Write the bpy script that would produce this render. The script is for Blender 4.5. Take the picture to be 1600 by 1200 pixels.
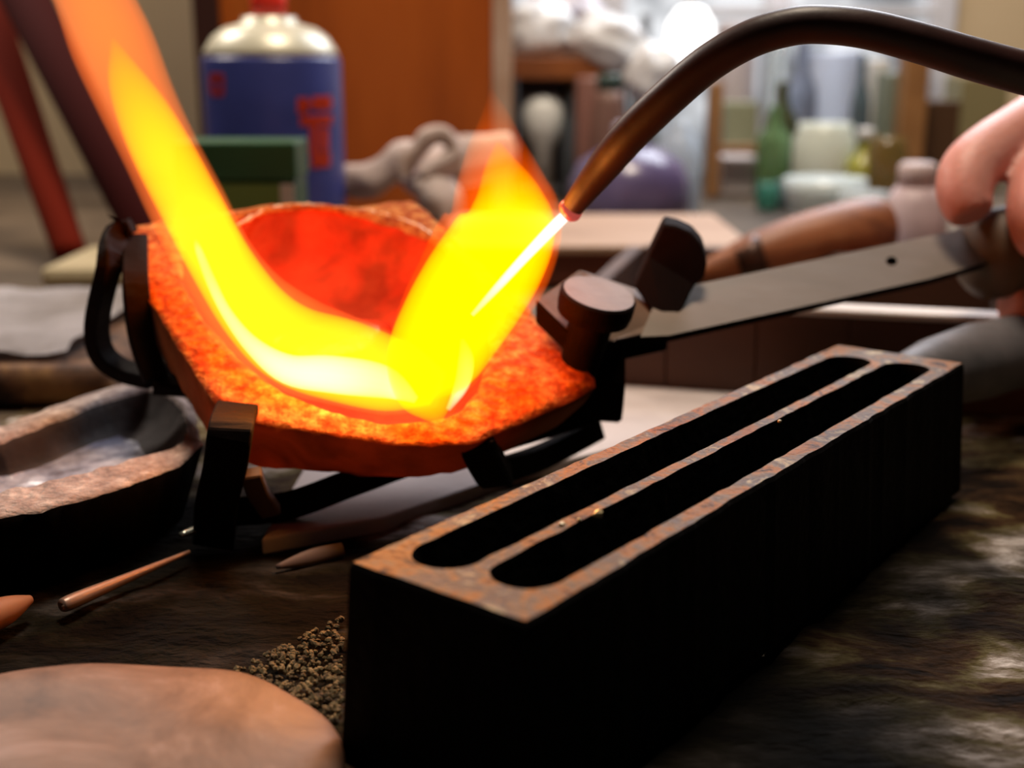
import bpy, bmesh, math, random
from mathutils import Vector, Matrix, noise
random.seed(7)
S = bpy.context.scene
C = S.collection
for o in list(bpy.data.objects): bpy.data.objects.remove(o)

# ---------------------------------------------------------------- camera, world, lights, exposure
F = 1900.0
PITCH = math.atan(510/1900)
CAM = Vector((0, 0, .103))
cd = bpy.data.cameras.new('camera'); cam = bpy.data.objects.new('camera', cd); C.objects.link(cam)
cam.location = CAM; cam.rotation_euler = (math.pi/2-PITCH, 0, 0)
cd.sensor_width = 36; cd.lens = F/1600*36; cd.clip_start = .01; cd.clip_end = 20
cd.dof.use_dof = True; cd.dof.focus_distance = .225; cd.dof.aperture_fstop = 12.0; cd.dof.aperture_blades = 0
S.camera = cam
S.view_settings.view_transform = 'Standard'; S.view_settings.look = 'None'
S.view_settings.exposure = 0.0; S.view_settings.gamma = 1.0; S.view_settings.use_curve_mapping = False
w = bpy.data.worlds.new('room_dark'); S.world = w; w.use_nodes = True
w.node_tree.nodes['Background'].inputs[0].default_value = (1.0, .86, .72, 1)
w.node_tree.nodes['Background'].inputs[1].default_value = .008

def look(o, target):
    o.rotation_euler = (Vector(target)-o.location).to_track_quat('-Z', 'Y').to_euler()
def area(name, loc, target, size, power, col):
    l = bpy.data.lights.new(name, 'AREA'); l.shape = 'DISK'; l.size = size; l.energy = power; l.color = col
    o = bpy.data.objects.new(name, l); C.objects.link(o); o.location = loc; look(o, target); return o
area('ceiling_lamp', (-.42, .78, .50), (.06, .36, 0), .16, 2.2, (1, .88, .78))
area('window_daylight', (.30, 1.0, .55), (.05, .3, 0), .4, 5.0, (.86, .90, 1))
area('background_fill', (.05, .42, 1.0), (-.02, 1.1, .05), .3, 11, (1, .84, .66))  # added fill, aimed at the background so the foreground stays dark

# ---------------------------------------------------------------- projection helpers (photo pixel + distance -> place)
cp, sp = math.cos(PITCH), math.sin(PITCH)
def ray(x, y):
    X = (x-800)/F; Y = (600-y)/F
    return Vector((X, Y*sp+cp, Y*cp-sp))
def px(x, y, d):
    r = ray(x, y); return CAM + r*(d/r.y)
def pz(x, y, z):
    r = ray(x, y); return CAM + r*((z-CAM.z)/r.z)
def plane_hit(x, y, p0, n):
    r = ray(x, y); return CAM + r*((p0-CAM).dot(n)/r.dot(n))

# ---------------------------------------------------------------- materials
def mat(name, cols, scale=20, rough=.6, metal=0, bump=0, bscale=None, stretch=(1,1,1), detail=6, spec=.5, emis=None, estr=0, trans=0, dist=0, bdist=.001):
    """cols: list of (position, rgb) for a noise driven ramp, or one rgb"""
    m = bpy.data.materials.new(name); m.use_nodes = True
    nt = m.node_tree; b = nt.nodes['Principled BSDF']; L = nt.links
    b.inputs['Roughness'].default_value = rough; b.inputs['Metallic'].default_value = metal
    b.inputs['Specular IOR Level'].default_value = spec
    b.inputs['Transmission Weight'].default_value = trans
    tc = nt.nodes.new('ShaderNodeTexCoord'); mp = nt.nodes.new('ShaderNodeMapping'); L.new(tc.outputs['Object'], mp.inputs[0])
    mp.inputs['Scale'].default_value = stretch
    if isinstance(cols[0], (int, float)): cols = [(0, cols)]
    if len(cols) == 1:
        b.inputs['Base Color'].default_value = (*cols[0][1], 1)
    else:
        n = nt.nodes.new('ShaderNodeTexNoise'); n.inputs['Scale'].default_value = scale; n.inputs['Detail'].default_value = detail
        n.inputs['Roughness'].default_value = .65; n.inputs['Distortion'].default_value = dist
        L.new(mp.outputs[0], n.inputs['Vector'])
        r = nt.nodes.new('ShaderNodeValToRGB'); L.new(n.outputs['Fac'], r.inputs[0])
        e = r.color_ramp.elements
        while len(e) < len(cols): e.new(.5)
        for i, (p, c) in enumerate(cols): e[i].position = p; e[i].color = (*c, 1)
        L.new(r.outputs[0], b.inputs['Base Color'])
    if bump:
        n2 = nt.nodes.new('ShaderNodeTexNoise'); n2.inputs['Scale'].default_value = bscale or scale*3; n2.inputs['Detail'].default_value = 8
        L.new(mp.outputs[0], n2.inputs['Vector'])
        bp = nt.nodes.new('ShaderNodeBump'); bp.inputs['Strength'].default_value = bump; bp.inputs['Distance'].default_value = bdist
        L.new(n2.outputs['Fac'], bp.inputs['Height']); L.new(bp.outputs[0], b.inputs['Normal'])
    if emis:
        b.inputs['Emission Color'].default_value = (*emis, 1); b.inputs['Emission Strength'].default_value = estr
    return m

def hot_mat(name, cols, centre, radius, glow, strength, scale=120, bump=.6, gs=45, glo=.12, ghi=1.15):
    """fired clay that gives off red heat light around the place the flame heats it"""
    m = mat(name, cols, scale, rough=.85, bump=bump, bscale=500, spec=.06)
    nt = m.node_tree; L = nt.links; b = nt.nodes['Principled BSDF']
    g = nt.nodes.new('ShaderNodeNewGeometry')
    v = nt.nodes.new('ShaderNodeVectorMath'); v.operation = 'DISTANCE'; v.inputs[1].default_value = centre
    L.new(g.outputs['Position'], v.inputs[0])
    mr = nt.nodes.new('ShaderNodeMapRange'); mr.interpolation_type = 'SMOOTHSTEP'
    mr.inputs['From Min'].default_value = radius; mr.inputs['From Max'].default_value = radius*.25
    L.new(v.outputs['Value'], mr.inputs['Value'])
    n = nt.nodes.new('ShaderNodeTexNoise'); n.inputs['Scale'].default_value = gs; n.inputs['Detail'].default_value = 5; n.inputs['Distortion'].default_value = .8
    L.new(g.outputs['Position'], n.inputs['Vector'])
    r2 = nt.nodes.new('ShaderNodeMapRange'); r2.inputs['From Min'].default_value = .36; r2.inputs['From Max'].default_value = .62
    r2.inputs['To Min'].default_value = glo; r2.inputs['To Max'].default_value = ghi
    L.new(n.outputs['Fac'], r2.inputs['Value'])
    mu = nt.nodes.new('ShaderNodeMath'); mu.operation = 'MULTIPLY'; L.new(mr.outputs[0], mu.inputs[0]); L.new(r2.outputs[0], mu.inputs[1])
    m2 = nt.nodes.new('ShaderNodeMath'); m2.operation = 'MULTIPLY'; m2.inputs[1].default_value = strength; L.new(mu.outputs[0], m2.inputs[0])
    b.inputs['Emission Color'].default_value = (*glow, 1); L.new(m2.outputs[0], b.inputs['Emission Strength'])
    return m

def flame_mat(name, col, strength, p0=None, p1=None, low=.2, soot_shade=230):
    """burning gas: a volume that only emits; cooler towards p1"""
    m = bpy.data.materials.new(name); m.use_nodes = True; nt = m.node_tree; nt.nodes.clear(); L = nt.links
    o = nt.nodes.new('ShaderNodeOutputMaterial'); e = nt.nodes.new('ShaderNodeEmission')
    e.inputs[0].default_value = (*col, 1); e.inputs[1].default_value = strength; 
    ab = nt.nodes.new('ShaderNodeVolumeAbsorption'); ab.inputs['Color'].default_value = (1, .75, 0, 1); ab.inputs['Density'].default_value = soot_shade
    ad = nt.nodes.new('ShaderNodeAddShader'); L.new(e.outputs[0], ad.inputs[0]); L.new(ab.outputs[0], ad.inputs[1]); L.new(ad.outputs[0], o.inputs['Volume'])
    if p0 is not None:
        g = nt.nodes.new('ShaderNodeNewGeometry'); a = nt.nodes.new('ShaderNodeVectorMath'); a.operation = 'SUBTRACT'; a.inputs[1].default_value = p0
        L.new(g.outputs['Position'], a.inputs[0])
        d = nt.nodes.new('ShaderNodeVectorMath'); d.operation = 'DOT_PRODUCT'; ax = (p1-p0); d.inputs[1].default_value = ax/ax.length_squared
        L.new(a.outputs[0], d.inputs[0])
        mr = nt.nodes.new('ShaderNodeMapRange'); mr.interpolation_type = 'SMOOTHSTEP'
        mr.inputs['To Min'].default_value = strength; mr.inputs['To Max'].default_value = strength*low
        L.new(d.outputs['Value'], mr.inputs['Value']); L.new(mr.outputs[0], e.inputs[1])
    return m

# ---------------------------------------------------------------- object helpers
def link(name, me, m=None, parent=None, smooth=True):
    o = bpy.data.objects.new(name, me); C.objects.link(o)
    if m is not None:
        for k in (m if isinstance(m, (list, tuple)) else [m]): me.materials.append(k)
    if smooth: me.shade_smooth()
    if parent is not None: o.parent = parent; o.matrix_parent_inverse = parent.matrix_world.inverted()
    return o
def tag(o, label=None, cat=None, group=None, kind=None):
    if label: o['label'] = label
    if cat: o['category'] = cat
    if group: o['group'] = group
    if kind: o['kind'] = kind
    return o
def thing(name, loc, label, cat, group=None):
    o = bpy.data.objects.new(name, None); C.objects.link(o); o.location = loc; o.empty_display_size = .01
    o.matrix_world = Matrix.Translation(loc)
    return tag(o, label, cat, group)
def from_bm(name, bm, m=None, parent=None, smooth=True):
    bmesh.ops.recalc_face_normals(bm, faces=bm.faces)
    me = bpy.data.meshes.new(name); bm.to_mesh(me); bm.free()
    return link(name, me, m, parent, smooth)
def prism(top, bottom):
    bm = bmesh.new(); a = [bm.verts.new(p) for p in top]; b = [bm.verts.new(p) for p in bottom]; n = len(a)
    bm.faces.new(a); bm.faces.new(b[::-1])
    for i in range(n): bm.faces.new((a[i], b[i], b[(i+1) % n], a[(i+1) % n]))
    return bm
def bevel(bm, r, seg=2):
    bmesh.ops.recalc_face_normals(bm, faces=bm.faces)
    bmesh.ops.bevel(bm, geom=list(bm.edges), offset=r, segments=seg, profile=.5, affect='EDGES'); return bm
def box_bm(x0, x1, y0, y1, z0, z1, r=0, rot=0):
    bm = prism([(x0,y0,z1),(x1,y0,z1),(x1,y1,z1),(x0,y1,z1)], [(x0,y0,z0),(x1,y0,z0),(x1,y1,z0),(x0,y1,z0)])
    if r: bevel(bm, r)
    if rot:
        c = Vector(((x0+x1)/2, (y0+y1)/2, 0)); bmesh.ops.rotate(bm, cent=c, matrix=Matrix.Rotation(rot, 3, 'Z'), verts=bm.verts)
    return bm
def lathe_bm(prof, loc, seg=40, axis=None, sx=1):
    bm = bmesh.new(); q = Vector((0,0,1)).rotation_difference(Vector(axis).normalized()) if axis is not None else None
    rings = []
    for r, z in prof:
        ring = []
        for i in range(seg):
            a = 2*math.pi*i/seg; v = Vector((r*math.cos(a)*sx, r*math.sin(a), z))
            if q: v = q @ v
            ring.append(bm.verts.new(v+Vector(loc)))
        rings.append(ring)
    for a, b in zip(rings, rings[1:]):
        for i in range(seg): bm.faces.new((a[i], a[(i+1) % seg], b[(i+1) % seg], b[i]))
    bm.faces.new(rings[0]); bm.faces.new(rings[-1]); return bm
def spline(pts, n):
    """Catmull-Rom through tuples"""
    out = []; P = [pts[0]]+list(pts)+[pts[-1]]
    for i in range(1, len(P)-2):
        for k in range(n):
            t = k/n
            out.append(tuple(.5*((2*P[i][j])+(-P[i-1][j]+P[i+1][j])*t+(2*P[i-1][j]-5*P[i][j]+4*P[i+1][j]-P[i+2][j])*t*t+(-P[i-1][j]+3*P[i][j]-3*P[i+1][j]+P[i+2][j])*t**3) for j in range(len(pts[0]))))
    out.append(tuple(pts[-1])); return out
def tube_bm(pts, seg=20, flat=1.0, bm=None, facing=None):
    """pts: (x,y,z,r); flat = thickness along the facing direction / width"""
    bm = bm or bmesh.new(); P = [Vector(p[:3]) for p in pts]; rings = []
    for i, p in enumerate(P):
        t = (P[min(i+1, len(P)-1)]-P[max(i-1, 0)]).normalized()
        f = facing if facing is not None else (p-CAM).normalized()
        if abs(t.dot(f)) > .98: f = Vector((0,0,1))
        s = t.cross(f).normalized(); u = s.cross(t).normalized(); r = max(pts[i][3], 1e-5)
        rings.append([bm.verts.new(p+s*r*math.cos(2*math.pi*k/seg)+u*r*flat*math.sin(2*math.pi*k/seg)) for k in range(seg)])
    for a, b in zip(rings, rings[1:]):
        for i in range(seg): bm.faces.new((a[i], a[(i+1) % seg], b[(i+1) % seg], b[i]))
    bm.faces.new(rings[0]); bm.faces.new(rings[-1]); return bm
def pxtube(pts, n=6, **k):
    """pts: (x, y, depth, half width in pixels)"""
    q = []
    for x, y, d, hw in spline(pts, n):
        p = px(x, y, d); q.append((*p, hw*(p-CAM).length/math.hypot(F, math.hypot(x-800, y-600))))
    return tube_bm(q, **k)
def rough(bm, amp, sc, seed=0):
    for v in bm.verts:
        v.co += noise.noise_vector(v.co*sc+Vector((seed, 0, 0)))*amp
    return bm

# ================================================================ the setting
bench_m = mat('worn_bench_wood', [(.36, (.006,.003,.002)), (.45, (.045,.022,.010)), (.51, (.11,.085,.035)), (.56, (.24,.19,.15)), (.63, (.62,.54,.50)), (.74, (.12,.07,.05))],
              scale=34, rough=.85, bump=1, bscale=330, stretch=(.8, 1.5, 1), dist=.35, detail=15, bdist=.0022, spec=.08)
def mottle(m, scale, lo, hi, a, b):
    nt = m.node_tree; L = nt.links; bs = nt.nodes['Principled BSDF']; src = bs.inputs['Base Color'].links[0].from_socket
    g = nt.nodes.new('ShaderNodeNewGeometry'); n = nt.nodes.new('ShaderNodeTexNoise'); n.inputs['Scale'].default_value = scale; n.inputs['Detail'].default_value = 3
    L.new(g.outputs['Position'], n.inputs['Vector']); mr = nt.nodes.new('ShaderNodeMapRange')
    for k, v_ in zip(('From Min','From Max','To Min','To Max'), (lo, hi, a, b)): mr.inputs[k].default_value = v_
    L.new(n.outputs['Fac'], mr.inputs['Value']); mx = nt.nodes.new('ShaderNodeVectorMath'); mx.operation = 'SCALE'
    L.new(src, mx.inputs[0]); L.new(mr.outputs[0], mx.inputs['Scale']); L.new(mx.outputs[0], bs.inputs['Base Color'])
mottle(bench_m, 17, .4, .62, .25, 1.5)
def soot_shade(m, c, r0, r1, k):
    '''shade painted into the bench colour as a ragged dark patch around a point'''
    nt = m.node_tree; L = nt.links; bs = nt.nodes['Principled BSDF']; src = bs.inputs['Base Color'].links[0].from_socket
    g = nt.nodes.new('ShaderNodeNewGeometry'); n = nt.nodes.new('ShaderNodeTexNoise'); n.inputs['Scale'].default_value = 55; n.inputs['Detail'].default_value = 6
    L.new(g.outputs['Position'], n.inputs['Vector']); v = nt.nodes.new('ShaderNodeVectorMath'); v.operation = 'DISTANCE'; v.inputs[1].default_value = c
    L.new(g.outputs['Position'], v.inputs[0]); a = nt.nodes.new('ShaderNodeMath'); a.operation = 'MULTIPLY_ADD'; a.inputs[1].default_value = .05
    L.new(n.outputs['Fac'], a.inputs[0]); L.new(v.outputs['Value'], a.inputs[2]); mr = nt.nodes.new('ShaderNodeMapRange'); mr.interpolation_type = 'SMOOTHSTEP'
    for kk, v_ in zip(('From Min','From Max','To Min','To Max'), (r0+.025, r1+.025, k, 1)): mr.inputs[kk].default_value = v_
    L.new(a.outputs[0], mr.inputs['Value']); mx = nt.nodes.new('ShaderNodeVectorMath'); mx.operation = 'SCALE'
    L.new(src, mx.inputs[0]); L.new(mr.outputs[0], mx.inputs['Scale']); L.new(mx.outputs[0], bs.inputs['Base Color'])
soot_shade(bench_m, (-.075, .225, 0), .045, .062, .05)  # painted shade on the left, below the cold crucible
soot_shade(bench_m, (.022, .165, 0), .030, .085, .04)  # painted shade round the near end of the mould
soot_shade(bench_m, (.075, .245, 0), .020, .050, .10)  # painted shade right of the mould
bm = bmesh.new()
NX, NY = 220, 150
for j in range(NY+1):
    for i in range(NX+1):
        x = -.15+.36*i/NX; y = .06+.36*j/NY
        h = noise.fractal(Vector((x*55, y*70, 0)), 1, 2, 5)*.0011
        edge = min(i, NX-i, j, NY-j)
        bm.verts.new((x, y, -.0004+h*min(1, edge/8) - .0009))
bm.verts.ensure_lookup_table()
for j in range(NY):
    for i in range(NX):
        a = j*(NX+1)+i; bm.faces.new((bm.verts[a], bm.verts[a+1], bm.verts[a+NX+2], bm.verts[a+NX+1]))
bench = tag(thing('workbench', Vector((0,.4,-.03)), 'scarred brown wooden workbench top with greyish scuffed patches under everything', 'workbench'))
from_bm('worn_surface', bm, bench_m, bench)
from_bm('bench_board', box_bm(-1.2, 1.6, -.1, 1.25, -.04, -.0024), mat('bench_board_wood', [(.3,(.03,.018,.010)),(.7,(.16,.115,.075))], scale=9, rough=.7, bump=.4), bench, False)

wall_m = mat('beige_wall_paint', [(.3,(.50,.38,.23)),(.7,(.58,.45,.28))], scale=3, rough=.85)
WY = 1.15
def struct(name, bm, m, parent=None):
    o = from_bm(name, bm, m, parent, False)
    if parent is None: o['kind'] = 'structure'
    return o
wx0, wx1 = px(700, 100, WY).x, px(1462, 100, WY).x
struct('wall_left', box_bm(-1.3, wx0, WY, WY+.1, -.6, 1.5), wall_m)
struct('wall_back', box_bm(wx1, 1.8, WY, WY+.1, -.6, 1.5), wall_m)
# window: frosted, backlit panes in a white frame
pane_m = bpy.data.materials.new('frosted_backlit_glass'); pane_m.use_nodes = True
nt = pane_m.node_tree; b = nt.nodes['Principled BSDF']; b.inputs['Roughness'].default_value = .4; b.inputs['Base Color'].default_value = (.08,.085,.09,1)
tc = nt.nodes.new('ShaderNodeTexCoord'); nn = nt.nodes.new('ShaderNodeTexNoise'); nn.inputs['Scale'].default_value = 11; nn.inputs['Detail'].default_value = 3
rr = nt.nodes.new('ShaderNodeValToRGB'); nt.links.new(tc.outputs['Object'], nn.inputs[0]); nt.links.new(nn.outputs['Fac'], rr.inputs[0])
e = rr.color_ramp.elements; e.new(.5)
for i, (p, c) in enumerate([(.38,(.08,.08,.08)),(.50,(.32,.34,.37)),(.60,(.95,.97,1.0))]): e[i].position = p; e[i].color = (*c, 1)
nt.links.new(rr.outputs[0], b.inputs['Emission Color']); b.inputs['Emission Strength'].default_value = .85
frame_m = mat('white_window_frame', (.62,.62,.66), rough=.5)
wbm = box_bm(wx0, wx1, WY-.012, WY+.03, 1.18, 1.24, .003)
win = struct('window_1', wbm, frame_m)
for k in range(3):
    a = wx0+(wx1-wx0)*k/3; c = wx0+(wx1-wx0)*(k+1)/3
    from_bm('window_pane', box_bm(a+.012, c-.012, WY+.005, WY+.012, -.02, 1.18), pane_m, win, False)
for k in range(4):
    a = wx0+(wx1-wx0)*k/3
    from_bm('window_mullion', box_bm(a-.012, a+.012, WY-.012, WY+.03, -.03, 1.18, .003), frame_m, win, False)

# cabinet: red brown wooden door panel behind the can
wood_red = mat('red_brown_varnished_wood', [(.3,(.22,.045,.005)),(.55,(.36,.08,.008)),(.8,(.42,.11,.016))], scale=14, rough=.45, stretch=(1,1,.15), spec=.3)
CX0, CX1, CY = px(348, 100, .78).x, px(770, 100, .78).x, .78
cab = thing('cabinet', Vector(((CX0+CX1)/2, CY+.1, 0)), 'red-brown varnished wooden cabinet side standing behind the blue spray can', 'cabinet')
from_bm('side_panel', box_bm(CX0, CX1, CY, CY+.016, 0, .62, .001), wood_red, cab, False)
from_bm('corner_post', box_bm(CX0-.016, CX0, CY-.004, CY+.02, 0, .62, .001), mat('dark_stained_wood', (.03,.006,.003), rough=.5), cab, False)
pale_wood = mat('pale_edge_wood', [(.3,(.36,.22,.14)),(.7,(.52,.40,.32))], scale=20, rough=.6)
o = from_bm('edge_strip', box_bm(CX1, CX1+.012, CY-.004, CY+.22, 0, .62, .001), pale_wood, cab, False); o['label'] = 'pale lipping strip along the edge of the panel'
from_bm('back_panel', box_bm(CX0, CX1, CY+.2, CY+.21, 0, .62), wood_red, cab, False)

# ================================================================ ingot mould
iron = mat('black_cast_iron', [(.3,(.0018,.0016,.0016)),(.75,(.006,.005,.005))], scale=90, rough=.75, bump=.5, bscale=400, spec=.06)
worn = mat('rusty_ground_iron', [(.36,(.03,.014,.008)),(.44,(.34,.12,.022)),(.50,(.20,.12,.07)),(.56,(.11,.08,.075)),(.64,(.42,.32,.20))], scale=120, rough=.6, metal=0, spec=.25, bump=1, detail=12, bscale=600, dist=.5, bdist=.0006)
MZ = .033
c0, c1, c2, c3 = (pz(x, y, MZ) for x, y in ((545,877),(830,972),(1500,566),(1312,540)))
u = ((c2-c1)+(c3-c0)).normalized(); v = Vector((-u.y, u.x, 0)); org = (c0+c1)/2
Lm = ((c2-c1).length+(c3-c0).length)/2; Wm = ((c1-c0).length+(c2-c3).length)/2
def M(a, b, z=MZ): return org + u*a - v*b + Vector((0,0,z-MZ)) if False else org + u*a + v*b + Vector((0,0,z-MZ))
mould = thing('ingot_mould', (c0+c1+c2+c3)/4-Vector((0,0,MZ)), 'black cast iron ingot mould with two long slots and a rust-worn top edge', 'mould')
# top face with two stadium slots, built from a triangulated face with holes
slots = []
sw = Wm*.35
for b0 in (Wm*.215, -Wm*.215):
    a0, a1 = Lm*.030, Lm*.945
    if b0 < 0: a0, a1 = Lm*.040, Lm*.955
    pts = []
    r = sw/2
    for k in range(13):
        t = math.pi/2+math.pi*k/12; pts.append((a0+r*1.0+r*math.cos(t), b0+r*math.sin(t)))
    for k in range(13):
        t = -math.pi/2+math.pi*k/12; pts.append((a1-r+r*math.cos(t), b0+r*math.sin(t)))
    n = len(pts); dense = []
    for i in range(n):
        p, q = pts[i], pts[(i+1) % n]; m_ = max(1, int(math.dist(p, q)/.003))
        for k in range(m_): dense.append((p[0]+(q[0]-p[0])*k/m_, p[1]+(q[1]-p[1])*k/m_))
    dense = [(a, b+noise.noise(Vector((a*400, b*400, b0*50)))*.00035) for a, b in dense]
    slots.append(dense)
outer = [(0, -Wm/2), (0, Wm/2), (Lm, Wm/2), (Lm, -Wm/2)]
dense = []
for i in range(4):
    p, q = outer[i], outer[(i+1) % 4]; m_ = int(math.dist(p, q)/.0025)
    for k in range(m_):
        a = p[0]+(q[0]-p[0])*k/m_; b = p[1]+(q[1]-p[1])*k/m_
        dense.append((a+noise.noise(Vector((a*350, b*350, 3)))*.0004, b+noise.noise(Vector((a*350, b*350, 9)))*.0004))
outer = dense
bm = bmesh.new(); edges = []; loops = []
for lp in [outer]+slots:
    vs = [bm.verts.new(M(a, b)) for a, b in lp]; loops.append(vs)
    for i in range(len(vs)): edges.append(bm.edges.new((vs[i], vs[(i+1) % len(vs)])))
bmesh.ops.triangle_fill(bm, use_beauty=True, edges=edges)
for f in bm.faces: f.material_index = 1
def skirt(vs, fn):
    lo = [bm.verts.new(fn(v_.co)) for v_ in vs]; n = len(vs)
    for i in range(n):
        f = bm.faces.new((vs[i], vs[(i+1) % n], lo[(i+1) % n], lo[i])); f.material_index = 0
    return lo
cen = M(Lm/2, 0)
def flare(dz, k):
    def fn(co):
        d = co-org; a = d.dot(u); b = d.dot(v)
        return org+u*(a+(k if a > Lm/2 else -k)*min(1, abs(a-Lm/2)/(Lm/2)))+v*(b*(1+2*k/Wm))+Vector((0,0,-dz))
    return fn
lo = skirt(loops[0], flare(.0008, .0004)); lo = skirt(lo, flare(MZ-.0008, .0016)); bm.faces.new(lo)
for lp, b0 in zip(loops[1:], (Wm*.215, -Wm*.215)):
    def inn(co, b0=b0):
        d = co-org; a = d.dot(u); b = d.dot(v)
        return org+u*(Lm/2+(a-Lm/2)*.985)+v*(b0+(b-b0)*.72)+Vector((0,0,-.013))
    lo = skirt(lp, inn); bm.faces.new(lo)
from_bm('mould_body', bm, [iron, worn], mould, False)
fk = mat('bright_flake', (.9,.75,.45), rough=.3)
for fx, fy, r_, lb in ((935,803,.0008,'largest bright yellowish metal flake, on the middle rail of the ingot mould'),(878,818,.0005,'small pale metal flake on the middle rail, nearer the mould front than the largest'),
                   (1218,658,.0004,'lone tiny pale metal flake on the middle rail toward the far end of mould'),(905,812,.0003,'tiniest metal flake, between two bigger ones on the middle mould rail')):
    bm = bmesh.new(); bmesh.ops.create_icosphere(bm, subdivisions=1, radius=r_, matrix=Matrix.Translation(pz(fx, fy, MZ+r_*.6)))
    rough(bm, r_*.5, 900, fx); tag(from_bm('metal_flake', bm, fk, None, False), lb, 'flake', 'metal flakes on the ingot mould')
# round tang / handle stub at the far end
h0 = M(Lm-.004, 0, MZ-.007); h1 = px(1640, 535, .345)
grip_m = mat('grey_worn_steel_grip', [(.3,(.10,.095,.10)),(.7,(.20,.18,.19))], scale=60, rough=.55, metal=.3)
o = from_bm('handle', tube_bm([(*(h0), .0048), (*(h0.lerp(h1,.10)), .0068), (*(h0.lerp(h1,.25)), .0090), (*(h0.lerp(h1,.5)), .0104), (*h1, .0100), (*(h1+(h1-h0)*.8), .0078)], 28), grip_m, mould)
o['label'] = 'grey rounded handle leaving the far end of the mould'

# ================================================================ melting dish
def ang(n_): return n_
A_, B_, C_, D_ = (185,365), (650,310), (935,600), (390,700)
uu = Vector((.92421, .37538, .07017)); vv = Vector((-.5063, .77716, .37374)); N = uu.cross(vv).normalized()
P0 = px(390, 700, .238)
def dp(x, y, h=0): return plane_hit(x, y, P0+N*h, N)
ex = uu.normalized(); ey = N.cross(ex)
BC = dp(515, 480)                       # bowl centre
def star_dish(name, outline, rim_r, centre, n_, ex, ey, thick, depth, taper, mats, parent, seed=0, floor_fac=.45, wob=.0006, wall=0):
    """outline: world points round the centre on the top plane; rim_r(angle) = bowl radius"""
    seg = 144; bm = bmesh.new()
    pol = sorted([(math.atan2((p-centre).dot(ey), (p-centre).dot(ex)), (p-centre).dot(ex), (p-centre).dot(ey)) for p in outline])
    def mkpol(pts): return sorted([(math.atan2((p-centre).dot(ey), (p-centre).dot(ex)), (p-centre).dot(ex), (p-centre).dot(ey)) for p in pts])
    def R(t, pol=pol):
        d = (math.cos(t), math.sin(t)); best = None
        for i in range(len(pol)):
            _, x1, y1 = pol[i]; _, x2, y2 = pol[(i+1) % len(pol)]
            ex_, ey_ = x2-x1, y2-y1; den = d[0]*ey_-d[1]*ex_
            if abs(den) < 1e-12: continue
            k = (x1*ey_-y1*ex_)/den; s = (x1*d[1]-y1*d[0])/den
            if k > 0 and -1e-6 <= s <= 1+1e-6: best = k if best is None else min(best, k)
        return best or .03
    if not callable(rim_r):
        pb = mkpol(rim_r); rim_r = lambda t: R(t, pb)
    rings = []
    def ring(fr, fh):
        rings.append([])
        F_ = fh
        for i in range(seg):
            t = -math.pi+2*math.pi*i/seg; r = fr(t); h = fh(t)
            p = centre+ex*r*math.cos(t)+ey*r*math.sin(t)+n_*h
            rings[-1].append(bm.verts.new(p+noise.noise_vector(p*260+Vector((seed,0,0)))*wob))
    rr = lambda t: min(rim_r(t), R(t)*.975)
    def bowl_h(t, k):
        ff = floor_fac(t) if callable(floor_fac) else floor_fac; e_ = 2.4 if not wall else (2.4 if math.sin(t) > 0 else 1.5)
        return -depth if k <= ff else -depth*(1-((k-ff)/(1-ff))**e_)
    for k in (.03, .15, .3, .45, .6, .72, .82, .9, .96): ring(lambda t, k=k: rr(t)*k, lambda t, k=k: bowl_h(t, k))
    ring(rr, lambda t: -.0004)
    ring(lambda t: rr(t)+(R(t)-rr(t))*.12, lambda t: .0009)
    ring(lambda t: rr(t)+(R(t)-rr(t))*.4, lambda t: .0003)
    ring(lambda t: rr(t)+(R(t)-rr(t))*.8, lambda t: 0)
    ring(R, lambda t: -.0007)
    nt_ = len(rings); tp = taper if callable(taper) else (lambda t: taper)
    ring(lambda t: R(t)*(1-(1-tp(t))*.4), lambda t: -thick*.45)
    ring(lambda t: R(t)*tp(t), lambda t: -thick)
    for j, (a, b) in enumerate(zip(rings, rings[1:])):
        for i in range(seg):
            f = bm.faces.new((a[i], a[(i+1) % seg], b[(i+1) % seg], b[i]))
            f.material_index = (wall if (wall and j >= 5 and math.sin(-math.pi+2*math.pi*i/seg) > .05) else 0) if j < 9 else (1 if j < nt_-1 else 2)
    bm.faces.new(rings[0]); f = bm.faces.new(rings[-1]); f.material_index = 2
    return from_bm(name, bm, mats, parent)
hotc = dp(600, 600)
m_in = hot_mat('red_hot_bowl_clay', [(.3,(.20,.015,.004)),(.7,(.34,.05,.015))], dp(560, 400), .062, (1,.022,.003), .75, scale=60, bump=.35)
m_rim = hot_mat('scorched_rim_clay', [(.30,(.20,.03,.008)),(.45,(.36,.08,.02)),(.56,(.50,.17,.045)),(.70,(.66,.32,.10))], dp(540, 560), .088, (1,.045,.003), .20, scale=330, bump=1, gs=70, glo=.15, ghi=1.3)
m_side = hot_mat('warm_brown_clay_side', [(.3,(.22,.055,.016)),(.7,(.38,.11,.035))], dp(480, 700), .055, (1,.05,.006), .07, scale=60, bump=.4)
outline = [dp(*p) for p in ((180,357),(260,340),(350,328),(420,317),(480,314),(560,322),(600,313),(648,309),(690,350),(730,390),(830,483),(890,545),(938,600),(850,642),(740,690),(680,694),(595,691),(518,676),(398,658),(338,631),(300,575),(262,512),(221,445),(203,400))]
bowl = [dp(*p) for p in ((330,350),(400,334),(450,327),(490,326),(540,333),(590,346),(640,362),(690,386),(735,440),(762,500),(765,560),(745,610),(715,645),(660,662),(595,664),(520,648),(440,612),(375,562),(318,500),(285,440),(288,385))]
def bowl_r(t): return .0315
dish = thing('melting_dish', BC-N*.02, 'glowing red-hot clay melting dish with round bowl, gripped by the steel holder', 'crucible')
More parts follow.
